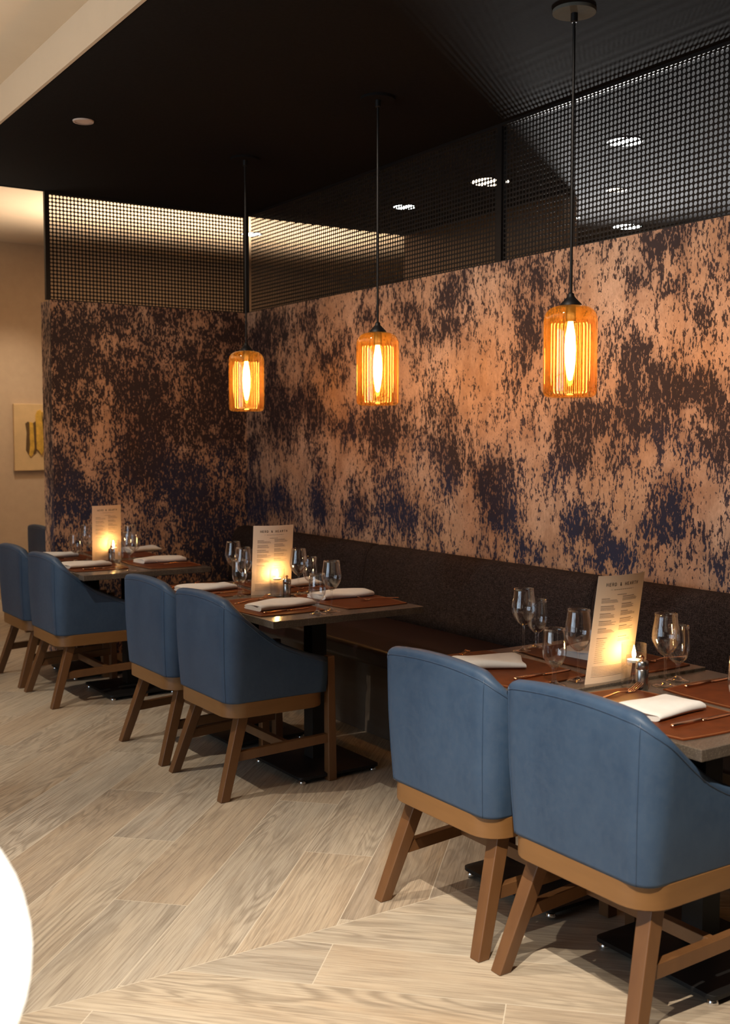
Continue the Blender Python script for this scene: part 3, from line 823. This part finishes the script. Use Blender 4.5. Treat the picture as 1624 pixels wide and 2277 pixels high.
def candle(x, y, z, label):
    x, y = TT(x, y)
    if 'c' not in GL:
        t = thing('candle_holder', label, 'candle holder', (x, y, z), 0, 'tealights in glass holders'); t.scale = (KT, KT, KT)
        MB().lathe(shellprof([(.0345, .0), (.0345, .060), (.0345, .122)], .0012), seg=40, caps=False).build('glass_cylinder', MAT['candleglass'], t, smooth=True)
        MB().lathe([(.033, .001), (.033, .004), (.010, .008), (.004, .016), (.0035, .050), (.008, .058), (.019, .062), (.0215, .070), (.0215, .088), (.0200, .088), (.0200, .072), (.001, .066)], seg=32).build('stemmed_cup', MAT['candleglass'], t, smooth=True)
        MB().lathe([(.0185, .071), (.0185, .0775), (.001, .0775)], seg=24).build('tealight', MAT['wax'], t, auto=.7)
        MB().lathe([(.0008, .080), (.0042, .085), (.0056, .092), (.0042, .102), (.0018, .111), (.0004, .117)], seg=12).build('flame', MAT['flame'], t, smooth=True)
        GL['c'] = t; return t
    return dup(GL['c'], (x, y, z), 0, label)
def mill(x, y, z, label):
    x, y = TT(x, y)
    if 'm' not in GL:
        t = thing('pepper_mill', label, 'pepper mill', (x, y, z), 0, 'small steel pepper mills'); t.scale = (KT, KT, KT)
        MB().lathe([(.0168, 0), (.0175, .002), (.0175, .056), (.0168, .057)], seg=32).build('body', MAT['steel'], t, auto=.7)
        MB().lathe([(.0160, .057), (.0175, .059), (.0175, .076), (.0150, .080), (.006, .082)], seg=32).build('cap', MAT['steel'], t, auto=.7)
        MB().lathe([(.003, .081), (.0035, .086), (.0062, .089), (.0065, .092), (.003, .0955), (.001, .096)], seg=16).build('knob', MAT['copper'], t, auto=.7)
        GL['m'] = t; return t
    return dup(GL['m'], (x, y, z), 0, label)

def menu(x, y, z, rz, lean, label, w=.185, h=.312, skew=0):
    """card standing on edge, facing -y, leaning towards its candle"""
    x, y = TT(x, y)
    t = thing('menu_card', label, 'menu', (x, y, z), rz, 'standing drinks and food menus'); t.scale = (KT, KT, KT)
    t.rotation_euler = (lean, skew, rz)
    n = 10; loops = []
    def bow(u): return -.010*(1-(2*u-1)**2)
    for i in range(n+1):
        u = i/n; xx = -w/2+w*u; yy = bow(u)
        loops.append([(xx, yy-.0003, 0), (xx, yy+.0003, 0), (xx, yy+.0003, h), (xx, yy-.0003, h)])
    card = MB().loft(loops).build('card', MAT['menu'], t, smooth=False, auto=.7)
    def yat(xx): return bow((xx+w/2)/w)-.0007
    # title: characters set one by one along the bow of the card
    title = 'HERD & HEARTH'; tw = .118; cw = tw/(len(title)-1)
    m = MB()
    S = .0085; st = .0012
    G = {'H': [((0,0),(0,1)), ((.6,0),(.6,1)), ((0,.5),(.6,.5))], 'E': [((0,0),(0,1)), ((0,1),(.55,1)), ((0,.5),(.5,.5)), ((0,0),(.55,0))],
         'R': [((0,0),(0,1)), ((0,1),(.45,1)), ((.45,1),(.58,.87)), ((.58,.87),(.58,.62)), ((.58,.62),(.45,.5)), ((.45,.5),(0,.5)), ((.3,.5),(.6,0))],
         'D': [((0,0),(0,1)), ((0,1),(.35,1)), ((.35,1),(.6,.75)), ((.6,.75),(.6,.25)), ((.6,.25),(.35,0)), ((.35,0),(0,0))],
         'A': [((0,0),(.3,1)), ((.3,1),(.6,0)), ((.12,.35),(.48,.35))], 'T': [((0,1),(.6,1)), ((.3,0),(.3,1))],
         '&': [((.62,0),(.12,.72)), ((.12,.72),(.12,.88)), ((.12,.88),(.25,1)), ((.25,1),(.4,.88)), ((.4,.88),(.4,.74)), ((.4,.74),(.05,.35)), ((.05,.35),(.05,.15)), ((.05,.15),(.2,0)), ((.2,0),(.38,0)), ((.38,0),(.62,.4))]}
    def stroke(m, a, b, sw, d=.0005):
        a = Vector(a); b = Vector(b); dv = (b-a); ln = dv.length; dv.normalize(); nn = Vector((-dv.y, dv.x))*sw/2
        a = a-dv*sw/2; b = b+dv*sw/2
        q = [a+nn, b+nn, b-nn, a-nn]
        vs = [(p.x, yat(p.x), p.y) for p in q]+[(p.x, yat(p.x)+d, p.y) for p in q]
        m.add(vs, [(0,1,2,3),(7,6,5,4),(0,4,5,1),(1,5,6,2),(2,6,7,3),(3,7,4,0)])
    for i, chh in enumerate(title):
        if chh == ' ': continue
        ox = -tw/2+cw*i-.3*S; oz = h-.030
        for a, b in G[chh]: stroke(m, (ox+a[0]*S, oz+a[1]*S), (ox+b[0]*S, oz+b[1]*S), st)
    m.build('title', MAT['ink'], card)
    mL, mR, mF = MB(), MB(), MB()
    rnd = random.Random(3)
    # fine print: short ruled rows the size of the printed lines
    for k in range(9):
        xx = -.032+k*.008
        stroke(mF, (xx, h-.041), (xx+.0045, h-.041), .0013)
    for xx in (-.044, .040): stroke(mF, (xx, h-.041), (xx+.006, h-.041), .0005)
    def row(mm, x0, x1, zz, sw):
        xx = x0
        while xx < x1:
            l = rnd.uniform(.003, .009); stroke(mm, (xx, zz), (min(xx+l, x1), zz), sw); xx += l+.0016
    row(mF, -.018, .018, h-.056, .0014)
    zz = h-.066
    for sec in range(5):
        for cx, mm, dz in ((-.072, mL, 0), (.004, mR, .004)):
            row(mm, cx, cx+rnd.uniform(.025, .05), zz+dz, .0017)
            for q in range(3): row(mm, cx, cx+rnd.uniform(.045, .064), zz-.0045-q*.0033+dz, .0008)
        zz -= .0215
    zz -= .006
    row(mL, -.072, -.037, zz, .0015); row(mR, .006, .041, zz, .0015)
    for q in range(12):
        row(mL, -.072, -.072+rnd.uniform(.02, .034), zz-.007-q*.0058, .0008)
        if q < 2: row(mR, .006, .006+rnd.uniform(.04, .06), zz-.007-q*.0045, .0008)
    for q in range(8): row(mF, -.076, .066-rnd.uniform(0, .02), .050-q*.0042, .0007)
    mL.build('text_column', MAT['ink_pale'], card); mR.build('text_column', MAT['ink_pale'], card); mF.build('footer_text', MAT['ink_pale'], card)
    return t

Z = ZT1; Z0_ = ZT0; MM = .0034
R90 = PI/2
Z1_ = ZT1+.006
# --- nearest pair of tables
placemat(-1.53, -5.20, Z0_, 'tan placemat before the nearest chair, lit orange')
placemat(-1.17, -5.27, Z0_, 'tan placemat on the banquette side of the nearest table', PI)
placemat(-1.53, -4.60, Z1_, 'tan placemat before the second nearest chair')
placemat(-1.16, -4.66, Z1_, 'tan placemat behind the nearest menu, on the banquette side', PI)
napkin(-1.515, -5.215, Z0_+MM, .06, 'thick folded napkin at the nearest chair, half in bright light', 1, .20, .13)
napkin(-1.535, -4.565, Z1_+MM, -.45, 'pointed white napkin over the joint between the two nearest chairs', 2, .20, .13)
napkin(-1.13, -4.60, Z1_+MM, .15, 'napkin half hidden behind the nearest menu', 0, .22, .13)
fork(-1.475, -5.030, Z0_+MM, .12, 'copper fork beside the nearest menu, in front of the steel mill')
fork(-1.60, -4.43, Z1_+MM, .1, 'copper fork showing over the back of the second chair')
knife(-1.50, -5.335, Z0_+MM, .02, 'copper knife on the nearest placemat')
knife(-1.49, -4.755, Z1_+MM, .05, 'copper knife behind the rim of the nearest chair')
knife(-1.135, -5.062, Z0_+MM, .05, 'copper knife at the right edge, on the banquette side placemat')
fork(-1.03, -4.80, Z1_+MM, PI, 'copper fork behind the nearest steel mill')
wine(-1.287, -4.44, Z1_, 'wine glass farthest left on the nearest pair of tables, against the tweed back')
water(-1.211, -4.420, Z1_, 'water goblet right behind the leftmost wine glass of the nearest tables')
wine(-1.450, -4.855, Z1_, 'wine glass just left of the nearest menu')
water(-1.548, -4.862, Z1_, 'water goblet in front of the nearest menu, over the chair back')
wine(-1.267, -5.010, Z0_, 'wine glass right of the nearest menu, glowing orange at its rim')
water(-1.186, -4.985, Z0_, 'water goblet right behind the wine glass that glows orange')
water(-1.420, -5.385, Z0_, 'water goblet cut by the right edge of the picture')
menu(-1.378, -4.900, Z1_, .02, .15, 'white menu card on the nearest tables, standing behind a tealight')
candle(-1.352, -4.972, Z0_, 'tealight holder in front of the nearest menu')
mill(-1.357, -5.007, Z0_, 'steel pepper mill on the nearest table')
# --- middle pair
placemat(-1.505, -3.11, Z, 'tan placemat before the right chair of the middle pair')
placemat(-1.12, -3.14, Z, 'tan placemat nearest the free corner of the middle tables', PI)
placemat(-1.505, -2.53, Z, 'tan placemat over the back of the left middle chair')
placemat(-1.13, -2.58, Z, 'tan placemat behind the middle menu and mill', PI)
napkin(-1.475, -3.165, Z+MM, .12, 'napkin in front of the middle menu', 0, .27, .125)
napkin(-1.105, -3.055, Z+MM, .0, 'long white napkin at the free right corner of the middle tables', 3, .26, .125)
napkin(-1.50, -2.535, Z+MM, .05, 'napkin seen over the back of the left middle chair', 4, .25, .125)
napkin(-1.08, -2.62, Z+MM, .05, 'napkin between the glasses right of the middle menu', 5, .22, .125)
fork(-1.497, -2.965, Z+MM, .32, 'copper fork left of the napkin before the middle menu')
knife(-1.50, -3.275, Z+MM, .12, 'copper knife nearest the front edge of the middle tables')
fork(-1.02, -3.215, Z+MM, PI-.1, 'copper fork beside the napkin at the free right corner')
knife(-1.50, -2.675, Z+MM, .1, 'copper knife behind the left middle chair, by a goblet')
fork(-1.08, -2.755, Z+MM, PI, 'copper fork behind the middle steel mill')
fork(-1.56, -2.385, Z+MM, .2, 'fork at the far left of the middle tables')
wine(-1.306, -2.415, Z, 'leftmost wine glass on the middle tables')
water(-1.215, -2.400, Z, 'goblet between two wine glasses left of the middle menu')
wine(-1.395, -2.690, Z, 'wine glass half hidden by the left edge of the middle menu')
water(-1.456, -2.773, Z, 'short goblet just left of the middle menu')
wine(-1.219, -2.879, Z, 'wine glass touching the right edge of the middle menu')
water(-1.140, -2.845, Z, 'goblet behind the wine glasses right of the middle menu')
wine(-1.350, -3.368, Z, 'wine glass at the front edge of the middle tables')
water(-1.432, -3.395, Z, 'goblet at the front edge of the middle tables')
menu(-1.315, -2.800, Z, -.17, .13, 'white menu card on the middle tables, brightly lit by its tealight')
candle(-1.318, -2.862, Z, 'tealight holder in front of the middle menu')
mill(-1.303, -2.922, Z, 'steel pepper mill on the middle tables')
# --- far pair
placemat(-1.62, -1.31, Z, 'tan placemat beside the rim of the far chair')
placemat(-1.245, -1.40, Z, 'dark placemat at the free right corner of the far tables', PI)
placemat(-1.62, -.77, Z, 'tan placemat at the far left, before the partition end')
placemat(-1.245, -.80, Z, 'placemat on the far tables next to the partition', PI)
napkin(-1.645, -1.335, Z+MM, .10, 'napkin over the rim of the far chair', 4, .25, .125)
napkin(-1.215, -1.335, Z+MM, .0, 'wide rolled napkin at the right of the far tables', 3, .26, .125)
napkin(-1.635, -.775, Z+MM, .02, 'napkin before the end of the papered partition', 4, .25, .125)
napkin(-1.08, -.72, Z+MM, .1, 'small far napkin behind the glasses, against the partition', 5, .22, .125)
knife(-1.60, -1.475, Z+MM, .08, 'knife at the front edge of the far tables')
knife(-1.62, -.905, Z+MM, .08, 'knife behind the napkins of the far tables')
fork(-1.20, -1.485, Z+MM, PI-.05, 'fork in front of the rolled napkin on the far tables')
water(-1.612, -1.075, Z, 'goblet left of the far menu')
wine(-1.530, -1.035, Z, 'wine glass touching the left edge of the far menu')
water(-1.592, -1.655, Z, 'goblet in front of the far tealight and mill')
wine(-1.518, -1.640, Z, 'wine glass above the left middle chair, right of the far menu')
wine(-1.335, -1.185, Z, 'far wine glass right behind the far menu edge')
water(-1.288, -1.130, Z, 'goblet farthest right behind the wine glasses of the far tables')
menu(-1.435, -1.085, Z, .18, .02, 'white menu card on the far tables at the left')
candle(-1.420, -1.150, Z, 'tealight holder in front of the far menu')
mill(-1.463, -1.235, Z, 'steel pepper mill beside the far tealight')

# ------------------------------------------------------------------ picture on the far wall
ar = thing('wall_picture', 'gilded panel with gold relief shapes on the tan far wall', 'picture', (-.785, 3.0, 1.157))
W_, H_ = .56, .602
MB().box(0, W_, -.035, 0, 0, H_).build('panel', MAT['art_ground'], ar, bevel=.004)
def shape(pts, y0, y1, mat, nm):
    a = [(x, y0, z) for x, z in pts]; b = [(x, y1, z) for x, z in pts]
    MB().loft([a, b]).build(nm, MAT[mat], ar, bevel=.002)
def S(px, py): return ((px-180)/1198*200/ (2468.74/9.0)*1.28+0.0, H_*(1-(py-478)/(1345-478)))
shape([S(*p) for p in ((310,730),(345,705),(365,760),(355,900),(360,1050),(345,1140),(312,1080),(318,950),(325,850))], -.041, -.034, 'gold_dark', 'umber_stroke')
shape([S(*p) for p in ((355,712),(395,720),(400,760),(405,900),(410,1050),(395,1120),(370,1165),(345,1140),(358,1000),(355,850))], -.047, -.034, 'gold', 'gold_stroke')
shape([S(*p) for p in ((395,730),(430,700),(432,900),(440,1060),(430,1120),(400,1135),(408,1000))], -.041, -.034, 'gold_dark', 'umber_stroke')
shape([S(*p) for p in ((428,620),(450,565),(480,550),(498,570),(505,700),(515,900),(520,1080),(490,1145),(455,1080),(435,1070),(432,850))], -.049, -.034, 'gold', 'gold_stroke')
shape([S(*p) for p in ((500,600),(520,690),(545,800),(550,1000),(552,1130),(530,1180),(520,1080),(516,900))], -.041, -.034, 'gold_dark', 'umber_stroke')
shape([S(*p) for p in ((503,590),(540,550),(600,570),(640,700),(650,950),(600,1150),(560,1180),(548,1000),(545,780),(520,680))], -.049, -.034, 'gold', 'gold_stroke')
shape([S(*p) for p in ((520,1110),(560,1110),(570,1160),(540,1210),(520,1180))], -.053, -.034, 'gold', 'gold_stroke')

# ------------------------------------------------------------------ white globe lamp in the near left foreground
gl = thing('globe_lamp', 'large blurred white globe at the bottom left corner', 'floor lamp', (-3.496, -5.882, 0))
prof = [(.186*math.sin(PI*k/24), .901-.186*math.cos(PI*k/24)) for k in range(1, 24)]
MB().lathe(prof, seg=48).build('opal_globe', MAT['globe'], gl, smooth=True)
MB().lathe([(.012, .02), (.012, .70)], seg=16).build('pole', MAT['black_metal'], gl, auto=.7)
MB().lathe([(.14, 0), (.14, .015), (.02, .022)], seg=40).build('base', MAT['black_metal'], gl, auto=.7)

scene.cycles.max_bounces = 7
scene.cycles.adaptive_threshold = .02
scene.cycles.transparent_max_bounces = 32
scene.cycles.sample_clamp_indirect = 4
scene.cycles.caustics_reflective = False; scene.cycles.caustics_refractive = False
